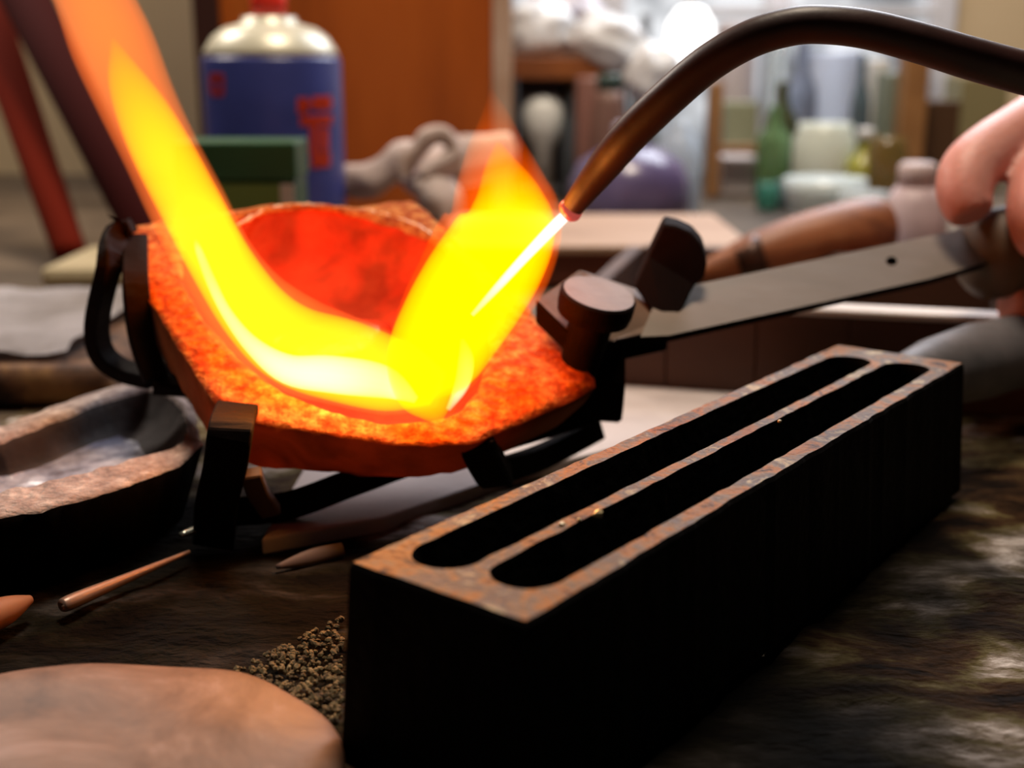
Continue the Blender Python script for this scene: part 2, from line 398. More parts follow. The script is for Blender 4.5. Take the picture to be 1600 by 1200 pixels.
dbody = star_dish('dish_body', outline, bowl, BC, N, ex, ey, .0130, .0112, lambda t: 1.0-.09/(1+math.exp(-6*(math.cos(t)+.25))), [m_in, m_rim, m_side], dish)
# cracked glaze ridge inside the back wall of the bowl
glz = mat('pale_flux_glaze', [(.3,(.6,.25,.1)),(.7,(.95,.8,.55))], scale=300, rough=.4)
g = pxtube([(560,326,(dp(560,326)).y,1),(590,334,dp(590,334).y,3.5),(625,346,dp(625,346).y,5),(655,358,dp(655,358).y,6),(685,378,dp(685,378).y,2)], n=8, flat=.6)
rough(g, .0006, 500)
o = from_bm('glaze_chip', g, glz, dbody); o['label'] = 'pale crusty flux along the back rim'
g = pxtube([(372,352,dp(372,352).y-.001,2),(410,332,dp(410,332).y,3),(450,323,dp(450,323).y,3.5),(500,321,dp(500,321).y,2.5),(550,326,dp(550,326).y,1)], n=8, flat=.6)
rough(g, .0006, 600)
o = from_bm('glaze_chip', g, glz, dbody); o['label'] = 'pale crusty flux along the back rim'
# molten metal pool
pool = bmesh.new()
pc = BC-N*.0106
pr = [pool.verts.new(pc+ex*(.016*math.cos(t)*(1+.12*math.sin(3*t)))+ey*(.010*math.sin(t)*(1+.1*math.cos(2*t)))) for t in [2*math.pi*i/48 for i in range(48)]]
pr2 = [pool.verts.new(pc+(q.co-pc)*.7+N*.0012) for q in pr]
for i in range(48): pool.faces.new((pr[i], pr[(i+1) % 48], pr2[(i+1) % 48], pr2[i]))
pool.faces.new(pr2); pool.faces.new(pr[::-1])
tag(from_bm('molten_metal', pool, mat('molten_metal', (.45,.05,.01), rough=.3, emis=(1,.03,.004), estr=.55, spec=.4, bump=.8, bscale=150, scale=40)), 'glowing pool of molten metal in the bottom of the red-hot dish', 'metal')

# ================================================================ holder: prongs, base strip, screw, hook plate, handle bar
steel = mat('shaded_steel', [(.3,(.003,.0012,.001)),(.7,(.009,.004,.003))], scale=70, rough=.7, bump=.4, spec=.06)
lit_m = mat('lit_brown_steel', [(.3,(.13,.075,.048)),(.7,(.21,.13,.085))], scale=50, rough=.55, bump=.25, metal=.2, spec=.3)  # lighter brown steel for lit faces: light put into the colour
bar_m = mat('grey_brown_flat_steel', [(.3,(.17,.13,.10)),(.7,(.25,.20,.165))], scale=35, rough=.5, metal=.25, bump=.2, stretch=(.3,1,1))
holder = thing('dish_holder', px(930, 600, .29)-Vector((0,0,.03)), 'dark steel dish holder with bent prongs, round screw head and long flat handle bar', 'tongs')
def strip(name, path, w_dir, w_, t_, m, n=5):
    """flat bent strip: path world points; w_dir = direction of its width"""
    bm = bmesh.new(); P = [Vector(p) for p in spline([tuple(p) for p in path], n)]; W = Vector(w_dir).normalized(); rings = []
    for i, p in enumerate(P):
        t = (P[min(i+1, len(P)-1)]-P[max(i-1, 0)]).normalized(); s = (W-t*W.dot(t)).normalized(); q = t.cross(s)
        rings.append([bm.verts.new(p+s*a*w_/2+q*b*t_/2) for a, b in ((-1,-1),(1,-1),(1,1),(-1,1))])
    for a, b in zip(rings, rings[1:]):
        for i in range(4): bm.faces.new((a[i], a[(i+1) % 4], b[(i+1) % 4], b[i]))
    bm.faces.new(rings[0]); bm.faces.new(rings[-1])
    bevel(bm, t_*.12, 1)
    return from_bm(name, bm, m, holder, False)
# front prong (down to the bench)
ws = (dp(300,590)-dp(338,634)).normalized()
d0 = dp(356, 652, .0005)
strip('prong', [dp(372,636,.0006), dp(366,650,.0016), px(360,676,.2325), px(352,730,.236), px(338,790,.243), px(334,850,.250)], (1,.0,-.1), .0088, .0026, steel)
# back-left prong: bent loop
strip('prong', [dp(206,352,.0045), dp(186,366,.003), px(170,420,.292), px(152,500,.296), px(158,550,.297), px(190,578,.296), px(246,592,.288)], (.25,1,.1), .007, .0036, steel)
strip('prong', [dp(212,372,.001), px(212,450,.286), px(222,530,.284), px(244,592,.282)], (.9,.5,0), .006, .003, steel)
# right/front small prong
strip('prong', [px(742,684,.250), px(752,706,.2535), px(768,735,.262), px(775,742,.268)], (1,.25,0), .0078, .006, steel)
strip('prong', [px(775,738,.270), px(850,712,.285), px(935,668,.298)], (0,.3,1), .006, .004, steel)
# base strips below the dish
strip('base_strip', [px(352,800,.256), px(450,790,.258), px(560,750,.262), px(650,718,.266), px(760,690,.272), px(930,640,.285)], (0,.35,1), .0065, .004, steel)
strip('base_strip', [px(392,738,.243), px(404,770,.247), px(424,800,.252)], (1,.2,0), .0045, .003, lit_m)
strip('base_strip', [px(240,592,.284), px(420,600,.29), px(700,600,.295), px(930,610,.29)], (0,1,.2), .012, .003, steel)
# screw with round head
ax = Vector((.20,-.26,.93)).normalized(); sc = px(936, 458, .272)
hd = lathe_bm([(.0005,.0),(.0082,0),(.0088,-.0006),(.0088,-.0036),(.0084,-.0056),(.0052,-.0068),(.0046,-.022),(.0042,-.026)], sc, 48, ax)
for f in hd.faces: f.material_index = 0
hd.faces.ensure_lookup_table()
bmesh.ops.recalc_face_normals(hd, faces=hd.faces)
for f in hd.faces:
    if (f.calc_center_median()-sc).dot(ax) > -.0002: f.material_index = 1
o = from_bm('clamp_screw', hd, [steel, lit_m], holder, False); o['label'] = 'round screw head with a flat brown top'
strip('screw_post', [px(935,520,.287), px(935,600,.284), px(930,650,.285)], (1,0,0), .0125, .007, steel, 2)
# clamp plate (two ears either side of the screw)
q = [px(836,468,.276), px(905,420,.296), px(1000,452,.300), px(1048,492,.294), px(1044,515,.288), px(960,530,.281), px(905,535,.272)]
pl = prism(q, [p-Vector((.0,-.002,.006)) for p in q]); bevel(pl, .0005, 1)
for f in pl.faces:
    if f.normal.z > .6: f.material_index = 1
from_bm('clamp_plate', pl, [steel, lit_m], holder, False)
# upright hook plate
q = [px(1036,350,.300), px(1058,354,.300), px(1080,364,.300), px(1096,382,.300), px(1105,410,.299), px(1100,436,.298), px(1086,446,.297), px(1050,516,.290), px(1040,522,.289), px(990,447,.295), px(1012,400,.298)]
dn = Vector((.12,.0035*0+.9,.3)).normalized()*.005
from_bm('hook_plate', bevel(prism(q, [p+dn for p in q]), .0005, 1), mat('dark_burnt_steel', [(.3,(.006,.0025,.002)),(.7,(.014,.006,.005))], scale=60, rough=.7, spec=.08), holder, False)
# long flat handle bar, with a drilled hole
bq = [px(1000,528,.283), px(1045,524,.285), px(1450,436,.322), px(1546,402,.332), px(1500,364,.345), px(1080,446,.302), px(1030,458,.300)]
bn = ((bq[2]-bq[1]).cross(bq[5]-bq[1])).normalized()
if bn.z < 0: bn = -bn
bq2 = [p-bn*.0022 for p in bq]
hole = [plane_hit(1393+9*math.cos(t), 408+7*math.sin(t), bq[2], bn) for t in [2*math.pi*k/16 for k in range(16)]]
# planar polygon with a hole
base = bq[1]; e1 = (bq[2]-base).normalized(); e2 = bn.cross(e1)
flat = lambda p: base+e1*(p-base).dot(e1)+e2*(p-base).dot(e2)
bm = bmesh.new(); ed = []; lps = []
for lp in ([flat(p) for p in bq], [flat(p) for p in hole]):
    vs = [bm.verts.new(p) for p in lp]; lps.append(vs)
    for i in range(len(vs)): ed.append(bm.edges.new((vs[i], vs[(i+1) % len(vs)])))
bmesh.ops.triangle_fill(bm, use_beauty=True, edges=ed)
g = bmesh.ops.extrude_face_region(bm, geom=list(bm.faces))
for e_ in g['geom']:
    if isinstance(e_, bmesh.types.BMVert): e_.co -= bn*.0024
bmesh.ops.recalc_face_normals(bm, faces=bm.faces)
for f in bm.faces:
    f.material_index = 0 if f.normal.dot(bn) > .7 else 1  # edges take the dark steel: their shade is put into the colour
o = from_bm('handle_bar', bm, [bar_m, steel], holder, False); o['label'] = 'flat grey-brown handle bar with one drilled hole'
# dark wooden grip at the end of the bar, inside the hand
gd = px(1800, 345, .39)-px(1500, 405, .338)
g0 = px(1530, 402, .338)
gp = [(g0+gd*k, r) for k, r in ((-.02,.003),(0,.0085),(.04,.0125),(.2,.0135),(.6,.0125),(.9,.014),(1.15,.012),(1.2,.004))]
o = from_bm('grip', tube_bm([(*p, r) for p, r in gp], 28), mat('dark_brown_grip_wood', [(.3,(.06,.032,.015)),(.7,(.16,.095,.05))], scale=30, rough=.6), holder)
o['label'] = 'dark brown wooden grip held by the fingers'

# ================================================================ torch and flame
cop = mat('oxidised_torch_tube', [(.3,(.028,.008,.007)),(.7,(.055,.017,.015))], scale=60, rough=.45, metal=0, bump=.15, spec=.5)
torch = thing('gas_torch', px(1290, 39, .24), 'dark brown bent torch tube reaching in from the upper right, tip at the flame', 'torch')
TP = [(893,326,.262,17.5),(912,300,.260,21),(945,258,.257,26),(985,210,.252,29),(1050,147,.246,29.5),(1110,97,.242,29.5),(1175,60,.239,29.5),(1240,41,.237,29.5),(1295,39,.236,29.5),(1360,47,.236,30),(1440,68,.237,31),(1520,92,.240,32.5),(1600,114,.245,33),(1700,140,.252,33),(1850,180,.262,32)]
btube = from_bm('bent_tube', pxtube(TP, n=8, seg=32), cop, torch)
tip_m = mat('pink_hot_tip_metal', (.35,.10,.09), rough=.3, metal=.8, emis=(1,.15,.12), estr=.35)
o = from_bm('nozzle_rim', pxtube([(886,334,.2625,13),(889,331,.2622,19.5),(896,322,.262,18.5)], n=4, seg=32), tip_m, btube)
o['label'] = 'pinkish heated rim at the end of the tube'

fl = thing('torch_flame', dp(700, 620, .01), 'bright yellow flame sweeping from torch tip through the dish and up left', 'flame')
YEL = (1.0, .42, .0)
def dd(x, y, h): return dp(x, y, h).y
# right plume: from the torch down on to the dish, its back licks rising
RP = [(768,140,.272,3),(774,185,.272,26),(776,235,.270,50),(782,290,.269,74),(788,345,.267,92),(768,400,.265,100),(738,455,.262,96),(706,510,.258,90),(680,565,.254,78),(675,610,.248,60),(684,645,.246,32),(692,668,.245,4)]
RPin = [(778,222,.271,4),(784,262,.270,30),(794,310,.268,56),(794,352,.266,76),(772,400,.264,84),(738,455,.261,86),(704,510,.257,82),(676,565,.253,74),(670,610,.248,56),(680,642,.246,28),(688,660,.245,4)]
# left sweep: over the bowl floor and up the left rim out of the picture
LP = [(690,610,dd(690,610,.006),30),(620,590,dd(620,590,.006),62),(540,565,dd(540,565,.007),72),(455,535,dd(455,535,.009),78),(385,480,dd(385,480,.012),72),(335,405,dd(335,405,.016),62),(292,320,.287,62),(250,235,.29,60),(212,155,.293,62),(176,70,.296,66),(143,-10,.30,60),(110,-90,.304,56),(90,-160,.308,30)]
LPin = [(680,612,dd(680,612,.006),24),(620,590,dd(620,590,.006),56),(540,565,dd(540,565,.007),66),(460,540,dd(460,540,.009),64),(400,490,dd(400,490,.012),56),(345,410,dd(345,410,.016),50),(300,325,.287,49),(258,245,.29,48),(224,178,.293,42),(198,125,.295,30),(184,85,.297,14),(176,60,.298,3)]
m_out_r = flame_mat('outer_flame_gas_right', (1,.10,.0), 95, px(775,300,.268), px(765,170,.272), .6, soot_shade=60)
m_in_r = flame_mat('yellow_flame_gas_right', YEL, 340, px(782,360,.265), px(786,240,.272), .5)
m_out_l = flame_mat('outer_flame_gas_left', (1,.17,.03), 115, soot_shade=60)
m_in_l = flame_mat('yellow_flame_gas_left', YEL, 340, px(290,300,.287), px(175,60,.297), .5)
from_bm('outer_flame', pxtube(RP, n=6, seg=24, flat=.5), m_out_r, fl)
from_bm('yellow_flame', pxtube(RPin, n=6, seg=24, flat=.5), m_in_r, fl)
from_bm('outer_flame', pxtube(LP, n=6, seg=24, flat=.5), m_out_l, fl)
from_bm('yellow_flame', pxtube(LPin, n=6, seg=24, flat=.5), m_in_l, fl)
white = flame_mat('white_hot_gas', (1,1,.55), 420, soot_shade=0)
o = from_bm('inner_cone', pxtube([(886,334,.2618,9),(860,360,.2605,9.5),(820,402,.259,8),(780,446,.2575,6.5),(738,492,.256,3)], n=6, seg=16), flame_mat('white_inner_cone_gas', (1,.92,.9), 700, soot_shade=0), fl)
o['label'] = 'white needle-like inner cone at the nozzle'
from_bm('white_streak', pxtube([(700,640,dd(700,640,.005),4),(722,600,dd(722,600,.006),12),(728,560,dd(728,560,.008),12),(722,530,dd(722,530,.01),3)], n=6, seg=16, flat=.7), white, fl)
from_bm('white_streak', pxtube([(650,625,dd(650,625,.006),6),(600,597,dd(600,597,.006),26),(520,585,dd(520,585,.007),30),(450,577,dd(450,577,.008),24),(395,540,dd(395,540,.01),14),(355,490,dd(355,490,.013),9),(330,440,dd(330,440,.015),8),(312,395,dd(312,395,.017),6),(305,375,.284,2)], n=6, seg=16, flat=.5), white, fl)
# the light the flame gives
for i, (p, pw) in enumerate(((px(790,340,.262), .10), (px(690,520,.248), .20), (dp(560,575,.012), .20), (dp(420,520,.014), .14), (px(270,280,.288), .10))):
    l = bpy.data.lights.new('flame_light', 'POINT'); l.energy = pw*.22; l.color = (1,.36,.06); l.shadow_soft_size = .006
    o = bpy.data.objects.new('flame_light', l); C.objects.link(o); o.location = p; o.parent = fl; o.matrix_parent_inverse = fl.matrix_world.inverted()

# ================================================================ things on the bench, near
# second, cold crucible at the left
CZ = .018
def cz(x, y): return pz(x, y, CZ)
ol = [cz(*p) for p in ((-330,760),(-200,680),(0,662),(60,640),(120,618),(180,598),(228,588),(268,596),(300,630),(318,692),(280,722),(228,746),(160,768),(80,792),(0,806),(-140,850),(-290,840))]
cc = cz(40, 700)
cgz = mat('greyish_crucible_clay', [(.3,(.16,.10,.09)),(.55,(.44,.34,.31)),(.7,(.70,.60,.56))], scale=220, rough=.75, bump=1, bscale=600)
cfl = mat('bluish_glaze', [(.35,(.13,.11,.14)),(.5,(.34,.35,.46)),(.65,(.62,.64,.78))], scale=90, rough=.25, bump=.5)
cbk = mat('shaded_crucible_side', [(.3,(.001,.0006,.0005)),(.7,(.004,.002,.001))], scale=60, rough=.9, bump=.6, spec=.03)  # shade on the outer side put into its colour
cwl = mat('shaded_bowl_wall', [(.3,(.015,.008,.006)),(.7,(.05,.028,.022))], scale=60, rough=.8, bump=.5)  # the back wall's shade painted as a darker clay
tgt = thing('cold_crucible', Vector((cc.x, cc.y, 0)), 'cold grey clay crucible with bluish glazed bowl and sides darkened as if shaded, at left of the dish', 'crucible')
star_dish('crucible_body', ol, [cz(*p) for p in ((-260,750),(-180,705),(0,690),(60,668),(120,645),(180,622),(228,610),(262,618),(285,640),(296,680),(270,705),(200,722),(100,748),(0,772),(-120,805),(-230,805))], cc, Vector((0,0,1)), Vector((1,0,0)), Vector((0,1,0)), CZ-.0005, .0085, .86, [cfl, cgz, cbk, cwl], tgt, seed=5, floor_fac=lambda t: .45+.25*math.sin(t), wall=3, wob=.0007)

# thin rod lying in front of the crucible, and its glinting tip
rodm = mat('dull_copper_rod', [(.3,(.26,.16,.12)),(.7,(.40,.27,.22))], scale=80, rough=.4, metal=.4)
def lying(name, pts, m, label, cat, flat=1.0, n=5, r=0):
    bm = tube_bm([tuple(p) for p in spline(pts, n)], 16, flat)
    if r: rough(bm, r, 300)
    return tag(from_bm(name, bm, m), label, cat)
p, q = pz(98, 946, .002), pz(296, 862, .002)
lying('metal_rod', [(*p, .0006), (*(p.lerp(q,.04)), .0015), (*(p.lerp(q,.5)), .0010), (*q, .0004)], rodm, 'thin dull copper rod lying on the dark bench below the cold crucible', 'rod')
p, q = pz(282, 836, .004), pz(320, 822, .004)
lying('wire_offcut', [(*p, .0006), (*q, .0011)], mat('bright_wire', (.55,.6,.55), rough=.25, metal=.8), 'tiny shiny wire offcut beside the front prong of the holder', 'wire')
p, q = pz(-60, 985, .003), pz(48, 936, .003)
lying('wood_splinter', [(*p, .003), (*(p.lerp(q,.6)), .0028), (*q, .0008)], mat('orange_brown_splinter', (.35,.14,.07), rough=.6), 'orange-brown wood splinter at the left edge in front of the crucible', 'wood')
# rounded brown stone, lower left
st = bmesh.new(); bmesh.ops.create_icosphere(st, subdivisions=5, radius=1)
sc_ = pz(150, 1300, .0)
for v_ in st.verts:
    d = v_.co.copy(); k = abs(d.z)**.8*(1 if d.z > 0 else -1)
    v_.co = Vector((d.x*.038, d.y*.026, max(k, -.5)*.0074+.0036))
for v_ in st.verts: v_.co += Vector((-.062, .156, 0))+noise.noise_vector(v_.co*60)*.0011
sm = mat('smooth_brown_stone', [(.30,(.05,.018,.009)),(.45,(.15,.07,.038)),(.56,(.22,.115,.072)),(.68,(.38,.24,.20))], scale=48, rough=.55, bump=.35, bscale=120, dist=.6)
tag(from_bm('brown_stone', st, sm), 'smooth rounded brown stone with pale scuffs in the lower left corner', 'stone')
# crusty olive rubble between stone and mould
rb = bmesh.new()
for k in range(1600):
    x, y = random.uniform(275, 535), random.uniform(940, 1130)
    if y < 1090-(x-275)*.48 or y > 1170-(x-275)*.36+50: continue
    p = pz(x, y, .0); r = random.uniform(.0002, .0007)
    mm = Matrix.Translation(p+Vector((0,0,r*.2))) @ Matrix.Rotation(random.random()*6, 4, Vector((random.random(), random.random(), 1)))
    g = bmesh.ops.create_icosphere(rb, subdivisions=1, radius=r, matrix=mm)
    for v_ in g['verts']: v_.co += noise.noise_vector(v_.co*900)*r*.6
tag(from_bm('crumbs', rb, mat('olive_grit', [(.35,(.03,.02,.01)),(.6,(.17,.13,.06)),(.75,(.34,.30,.18))], scale=300, rough=.8), None, False), 'olive-brown grit and crumbs between the brown stone and the mould', 'crumbs', kind='stuff')

# pale board under dish
bd_m = mat('pale_pinkish_board', [(.30,(.50,.42,.41)),(.6,(.66,.57,.55)),(.75,(.72,.64,.62))], scale=30, rough=.8, bump=.3)
a, b_, c, d = pz(408,842,.002), pz(800,738,.002), pz(1330,600,.002), pz(560,590,.002)
q = [a, pz(600,808,.002), b_, pz(1000,690,.002), c, d]
tag(from_bm('soldering_board', bevel(prism(q, [Vector((p.x, p.y, -.002)) for p in q]), .0006, 2), bd_m, None, False), 'pale pinkish-grey heatproof board lying flat under the glowing dish', 'board')
a, b_ = pz(432, 886, .0005), pz(535, 858, .0005)
lying('pale_strip', [(*a, .0005), (*(a.lerp(b_,.5)), .0018), (*b_, .0015)], mat('dull_lilac_strip', (.10,.07,.07), rough=.7), 'dull lilac-grey scrap strip at the front left corner of the mould', 'scrap', flat=.6)
tag(from_bm('metal_speck', lathe_bm([(.0002,0),(.0009,.0002),(.0007,.0009),(.0001,.0011)], pz(1188,1024,.0), 7), mat('bright_speck', (.8,.85,.85), rough=.2, metal=.9), None, False), 'tiny bright metal speck on the dark bench right of the mould', 'speck')

# low wooden box edge behind mould (tray)
dkw = mat('dark_brown_wood', [(.3,(.045,.014,.006)),(.7,(.10,.036,.015))], scale=18, rough=.6, stretch=(.4,1,1))
lw = mat('light_wood_edge', [(.3,(.50,.40,.34)),(.7,(.72,.64,.60))], scale=14, rough=.6, stretch=(.3,1,1))
tray = thing('wooden_tray', pz(1250, 585, 0)+Vector((0,.05,0)), 'low dark wooden tray with a pale top edge behind the ingot mould', 'tray')
f0, f1 = pz(905, 606, 0), pz(1625, 655, 0)
def wallseg(p, q, h, t, m, name, z0=0):
    d = (q-p).normalized(); n_ = Vector((-d.y, d.x, 0))*t
    top = [p, q, q+n_, p+n_]
    o = from_bm(name, bevel(prism([Vector((a.x, a.y, z0+h)) for a in top], [Vector((a.x, a.y, z0)) for a in top]), .0005, 1), m, tray, False)
    return o
for i in range(5):
    p = f0.lerp(f1, i/5+.0003); q = f0.lerp(f1, (i+1)/5-.0003); wallseg(p, q, .0275, .006, dkw, 'plank')
o = wallseg(f0-Vector((.002,.001,0)), f1+Vector((.002,-.001,0)), .0022, .011, lw, 'rim', .0277); o['label'] = 'pale wooden top rim'
dx = (f1-f0).normalized(); nx = Vector((-dx.y, dx.x, 0))
wallseg(f0+nx*.006, f0+nx*.13, .027, .006, dkw, 'end_plank'); wallseg(f1+nx*.13, f1+nx*.006, .027, .006, dkw, 'end_plank')
wallseg(f0+nx*.13, f1+nx*.13, .027, .006, dkw, 'plank')

# blue box and dark red box beyond the tray
def pbox(name, x0, x1, ytop, ybase, depth, thick, m, label, cat, r=.001, zb=0, group=None, parts=None):
    """box whose front face spans these pixels at this distance, standing on zb"""
    a = px(x0, ytop, depth); b2 = px(x1, ytop, depth)
    bm = box_bm(a.x, b2.x, depth, depth+thick, zb, a.z, r)
    return tag(from_bm(name, bm, m, None, False), label, cat, group)
pbox('blue_box', 1335, 1424, 438, 0, .58, .05, mat('cobalt_blue_card', (.06,.14,.62), rough=.5), 'small cobalt blue box just below the flat handle bar', 'box')
pbox('red_box', 1432, 1560, 424, 0, .585, .05, mat('dark_red_card', (.16,.012,.006), rough=.6), 'dark red-brown box beside the blue box below the hand', 'box')

# left: rusty slab with a pale cloth on top
slab = mat('rusty_mottled_slab', [(.35,(.02,.009,.006)),(.5,(.13,.06,.03)),(.62,(.27,.14,.05))], scale=48, rough=.8, bump=.8)
sa = pz(-60, 650, 0)
zt = px(0, 538, .385).z
sl = box_bm(-.42, px(212,560,.385).x, .36, .47, 0, zt, .004); rough(sl, .003, 25)
tag(from_bm('rusty_slab', sl, slab), 'mottled rusty brown slab under the pale cloth at the left edge', 'slab')
cb = bmesh.new(); n1, n2 = 40, 24
x0, x1, y0, y1 = -.40, px(175,500,.41).x, .366, .468
g_ = [[cb.verts.new((x0+(x1-x0)*i/n1, y0+(y1-y0)*j/n2, zt+.004+.003*noise.noise(Vector((i*.35, j*.22, 1)))+.002*noise.noise(Vector((i*.1, j*.6, 4))) - (.0015 if j == 0 else 0))) for i in range(n1+1)] for j in range(n2+1)]
for j in range(n2):
    for i in range(n1): cb.faces.new((g_[j][i], g_[j][i+1], g_[j+1][i+1], g_[j+1][i]))
bmesh.ops.solidify(cb, geom=list(cb.faces), thickness=.0012)
tag(from_bm('pale_cloth', cb, mat('greyish_white_cloth', [(.3,(.42,.38,.38)),(.7,(.66,.62,.64))], scale=30, rough=.9)), 'crumpled greyish white cloth spread on the rusty slab', 'cloth')
pbox('pale_block', 58, 215, 418, 0, .55, .07, mat('cream_block', [(.3,(.40,.33,.20)),(.7,(.50,.42,.27))], scale=30, rough=.8, bump=.3), 'cream coloured block behind the pale cloth, left of the holder prong', 'block', r=.004)
# leaning rods
def lean(name, a, b2, r0, r1, m, label):
    bm = tube_bm([(*a, r0), (*a.lerp(b2, .02), r0), (*b2, r1)], 20)
    return tag(from_bm(name, bm, m), label, 'rod', None)
lean('leaning_rod', px(250, 408, .60), px(-40, -160, .70), .0105, .0135, mat('dark_maroon_rod', (.030,.003,.003), rough=.9, spec=.08), 'dark maroon rod leaning behind the flame, the thicker darker one')
lean('leaning_rod', px(112, 402, .62), px(-85, -170, .76), .0085, .0135, mat('dark_red_rod', (.13,.011,.004), rough=.9, spec=.08), 'dark red rod leaning against the wall at the left edge')

# ================================================================ spray can, green box, rag
can_d = .575; cr = .0335
cx_ = px(405, 150, can_d).x; cyy = can_d+cr
zsh = px(423, 88, can_d+cr).z
can = thing('spray_can', Vector((cx_, cyy, 0)), 'blue spray can with pale domed shoulder and red nozzle behind the green box', 'can')
blue = mat('dark_blue_can_print', [(.3,(.022,.028,.13)),(.7,(.035,.045,.20))], scale=30, rough=.35)
can_body = from_bm('can_body', lathe_bm([(.031,0),(cr,.001),(cr,.002),(cr,zsh-.002),(cr-.001,zsh)], (cx_,cyy,0), 56), blue, can)
from_bm('shoulder', lathe_bm([(cr-.001,zsh),(cr-.002,zsh+.003),(cr-.006,zsh+.009),(.022,zsh+.013),(.013,zsh+.0155),(.013,zsh+.018),(.006,zsh+.0185)], (cx_,cyy,0), 56), mat('pale_metal_shoulder', (.58,.56,.44), rough=.35, metal=.15), can)
from_bm('nozzle', lathe_bm([(.0085,zsh+.0185),(.0085,zsh+.027),(.007,zsh+.031),(.0065,zsh+.043),(.002,zsh+.044)], (cx_,cyy,0), 24), mat('red_plastic', (.75,.03,.015), rough=.35), can)
redp = mat('orange_red_print', (.80,.07,.02), rough=.4)
def mark(x0, x1, y0, y1):
    bm = bmesh.new(); n = 8; rows = []
    for yy in (y0, y1):
        row = []
        for i in range(n+1):
            X = px(x0+(x1-x0)*i/n, yy, can_d).x-cx_; X = max(-cr*.99, min(cr*.99, X)); Y = -math.sqrt((cr+.0002)**2-X*X)
            row.append(bm.verts.new((cx_+X, cyy+Y, px(400, yy, can_d+.01).z)))
        rows.append(row)
    for i in range(n): bm.faces.new((rows[0][i], rows[0][i+1], rows[1][i+1], rows[1][i]))
    bmesh.ops.solidify(bm, geom=list(bm.faces), thickness=-.0002)
    o = from_bm('print_mark', bm, redp, can_body, False); o['label'] = 'blurred orange-red printed mark'
for r_ in ((320,345,114,126),(318,328,118,146),(338,347,118,146),(322,345,140,150),(462,478,152,176),(484,508,150,172),(462,510,158,166),(466,510,180,196),(480,492,196,240),(494,506,200,236),(482,508,238,262)): mark(*r_)
gb = thing('green_box', Vector((px(385,250,.47).x, .50, 0)), 'dark green box with pale green label standing before the blue spray can', 'box')
gx0, gx1 = px(270,250,.47).x, px(462,250,.47).x
gz = px(380, 222, .47).z; gz1 = px(380, 283, .47).z
from_bm('lid', box_bm(gx0, gx1, .47, .50, gz1, gz, .0012), mat('dark_green_card', [(.3,(.006,.05,.014)),(.7,(.012,.085,.028))], scale=25, rough=.45), gb, False)
gbody = from_bm('box_body', box_bm(gx0+.0006, gx1-.0008, .4706, .4994, 0, gz1, .0008), mat('green_box_body', (.015,.06,.02), rough=.5), gb, False)
from_bm('label_panel', box_bm(px(330,300,.47).x, px(440,300,.47).x, .4698, .4706, px(380,345,.47).z, px(380,288,.47).z), mat('yellow_green_label', (.11,.17,.03), rough=.5), gbody, False)
from_bm('white_patch', box_bm(px(438,300,.47).x, px(459,300,.47).x, .4696, .4706, px(380,325,.47).z, px(380,288,.47).z), mat('white_sticker', (.5,.42,.36), rough=.5), gbody, False)
rag_m = mat('pale_rag', [(.3,(.36,.25,.20)),(.7,(.66,.56,.54))], scale=35, rough=.9, bump=.8)
rag = thing('knotted_rag', px(640, 330, .64), 'twisted pale rag tied in a knot, right of the spray can', 'rag')
r1 = pxtube([(515,290,.62,18),(560,282,.62,26),(600,268,.62,30),(640,258,.62,34),(690,262,.62,38),(740,250,.62,34),(800,238,.62,26)], n=8, seg=24); rough(r1, .004, 60)
from_bm('twisted_cloth', r1, rag_m, rag)
r2 = pxtube([(630,272,.60,16),(644,240,.60,15),(668,216,.60,15),(698,214,.60,14),(712,234,.60,15),(696,256,.60,16),(662,272,.60,18)], n=8, seg=20); rough(r2, .002, 90)
from_bm('knot', r2, rag_m, rag)
r3 = pxtube([(640,280,.615,14),(680,300,.60,32),(700,340,.60,30)], n=8, seg=20); rough(r3, .003, 90)
from_bm('loose_end', r3, rag_m, rag)

# ================================================================ behind: plank, wooden handled tool, jar
pk = thing('wood_plank', pz(990, 420, 0)+Vector((0,.03,0)), 'pale wooden plank with red-brown front edge behind the round screw head', 'plank')
za = px(990, 384, .56).z
from_bm('plank_top', box_bm(px(690,384,.56).x, px(1180,384,.56).x, .56, .68, za-.004, za, .001), mat('peach_wood_top', [(.3,(.32,.19,.12)),(.7,(.44,.29,.20))], scale=14, rough=.6, stretch=(.3,1,1)), pk, False)
from_bm('front_edge', box_bm(px(690,384,.56).x, px(1180,384,.56).x, .562, .58, 0, za-.004, .001), mat('red_brown_front', (.13,.03,.014), rough=.6), pk, False)
tl = thing('wooden_handle_tool', px(1260, 380, .50)-Vector((0,0,.02)), 'round orange-brown wooden tool handle lying behind the flat handle bar', 'tool')
from_bm('handle', pxtube([(1080,428,.49,10),(1130,418,.49,26),(1180,400,.49,36),(1250,380,.495,44),(1320,366,.50,50),(1372,356,.505,48),(1384,354,.506,30),(1386,353,.506,6)], n=6, seg=28), mat('orange_brown_turned_wood', [(.35,(.12,.035,.014)),(.55,(.34,.12,.045)),(.7,(.50,.24,.12))], scale=24, rough=.5, stretch=(.5,1,1), dist=1), tl)
from_bm('ferrule', pxtube([(1150,412,.489,30),(1190,400,.489,38)], n=2, seg=28), mat('dark_ferrule', (.06,.025,.015), rough=.4, metal=.5), tl)

